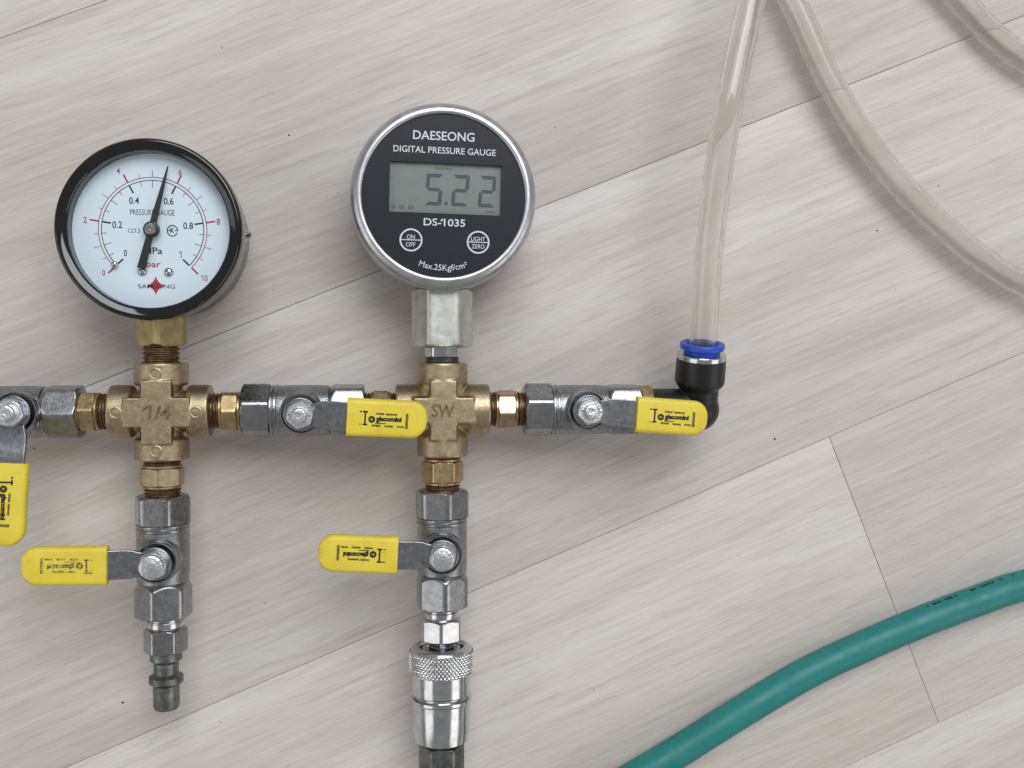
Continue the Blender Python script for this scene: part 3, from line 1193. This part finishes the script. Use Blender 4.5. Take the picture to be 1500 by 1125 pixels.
# ------------------------------------------------------------------ clear tube
TRD = 4.75
e0 = Vector((EX, EY, ZA)) + ad * 17.0
e1 = Vector((EX, EY, ZA)) + ad * 30.0
path = [tuple(e0), tuple(e1), (107.7, 39.4, 33), (110.2, 72.3, 39), (114.0, 94.2, 40), (119.6, 117.0, 38), (128.5, 150, 34), (140, 195, 28), (143, 240, 21), (120, 272, 15), (90, 266, 11), (86, 235, 9.5),
        (108, 195, 8.8), (131, 158, 8.5), (147.0, 128.0, 8.2), (161.8, 99.0, 8), (180.3, 72.8, 7.5), (206.4, 47.8, 7), (238.7, 27.0, 6.4), (290, 10, 5.4), (345, 10, 5.0), (380, 45, 5.0),
        (370, 90, 5.0), (325, 105, 5.0), (280, 96, 5.0), (238.5, 112.4, 5.0), (212.4, 133.7, 5.0), (190, 160, 5.0), (178, 210, 5), (184, 260, 5)]
pts = catmull(path, 0.8)
pts = [Vector((p.x, p.y, max(p.z, TRD + 0.3))) for p in pts]
mb = MB()
mb.tube(pts, TRD, 72, False)
b0 = len(mb.f)
inn = MB()
inn.tube(pts, TRD - 1.3, 72, False)
nA = 72
off_ = len(mb.v)
mb.add([tuple(p) for p in inn.v], [tuple(reversed(f)) for f in inn.f])
last = (len(pts) - 1) * nA
for i in range(nA):
    j = (i + 1) % nA
    mb.f.append((i, j, off_ + j, off_ + i))
    mb.f.append((last + i, off_ + last + i, off_ + last + j, last + j))
tube = obj('clear_tube', mb, 'tube', origin=tuple(pts[0].xy) + (0,), sharp=180)
tube['label'] = 'clear vinyl tube pushed into the blue collar and looping over the floor'
tube['category'] = 'tube'

# ------------------------------------------------------------------ teal hose
HR = 5.75
hp = [(-10, -190, HR), (45, -176, HR), (95.1, -151.5, HR), (127.8, -133.1, HR), (154.1, -118.9, HR), (176.8, -109.3, HR), (199.9, -100.6, HR), (223.3, -93.0, HR), (241.1, -87.9, HR), (290, -78, HR), (350, -72, HR)]
hpts = catmull(hp, 3)
mb = MB()
mb.tube(hpts, HR, 40)
hose = obj('teal_hose', mb, 'hose', origin=(154, -118, 0), sharp=60)
hose['label'] = 'teal green rubber hose curving over the planks'
hose['category'] = 'hose'
# faint printing along the upper flank
pm = MB()
rnd = random.Random(5)
i = 0
while i < len(hpts) - 2:
    p, q = hpts[i], hpts[i + 1]
    if p.x > 198:
        t = (q - p).normalized()
        sd = Vector((-t.y, t.x, 0))
        L_ = (q - p).length
        s = 0.0
        while s < L_ - 0.3:
            w = rnd.uniform(0.5, 1.1)
            if rnd.random() < 0.6:
                ring = []
                for a in (66, 72, 78):
                    nn = sd * math.sin(R(a)) + Vector((0, 0, 1)) * math.cos(R(a))
                    ring.append((p + t * s + nn * (HR + 0.03), p + t * min(s + w, L_) + nn * (HR + 0.03)))
                v = [tuple(x) for pr_ in ring for x in pr_]
                pm.add(v, [(0, 1, 3, 2), (2, 3, 5, 4)])
            s += w + 0.3
    i += 1
obj('hose_print', pm, 'ink', hose, (154, -118, 0))

# ------------------------------------------------------------------ dust specks
mb = MB()
rnd = random.Random(11)
sp = [(143.8, -31.2, 0.55), (183.5, 47.4, 0.5), (-57.7, 107.5, 0.35), (-35.0, 77.8, 0.4), (-93.3, -121.6, 0.5), (-122.0, -32.0, 0.4), (208.0, 64.8, 0.35), (191.1, 25.0, 0.25),
      (74.8, -123.6, 0.3), (-18, 58, 0.25), (60, 83, 0.3), (130, -75, 0.22), (-60, -130, 0.25), (215, -20, 0.22), (-44, -88, 0.22), (140, 60, 0.2), (90, 45, 0.2)]
for x, y, r in sp:
    k = 6
    top = [(x + r * rnd.uniform(0.6, 1.1) * math.cos(2 * PI * i / k), y + r * rnd.uniform(0.5, 1.2) * math.sin(2 * PI * i / k), 0.0) for i in range(k)]
    t2 = [((a - x) * 0.5 + x, (b - y) * 0.5 + y, r * 0.5) for a, b, c in top]
    mb.rings([top, t2])
ds = obj('floor_dust', mb, 'dust', origin=(0, 0, 0))
ds['kind'] = 'stuff'
ds['label'] = 'tiny dark crumbs of dust scattered over the planks'
ds['category'] = 'dust'
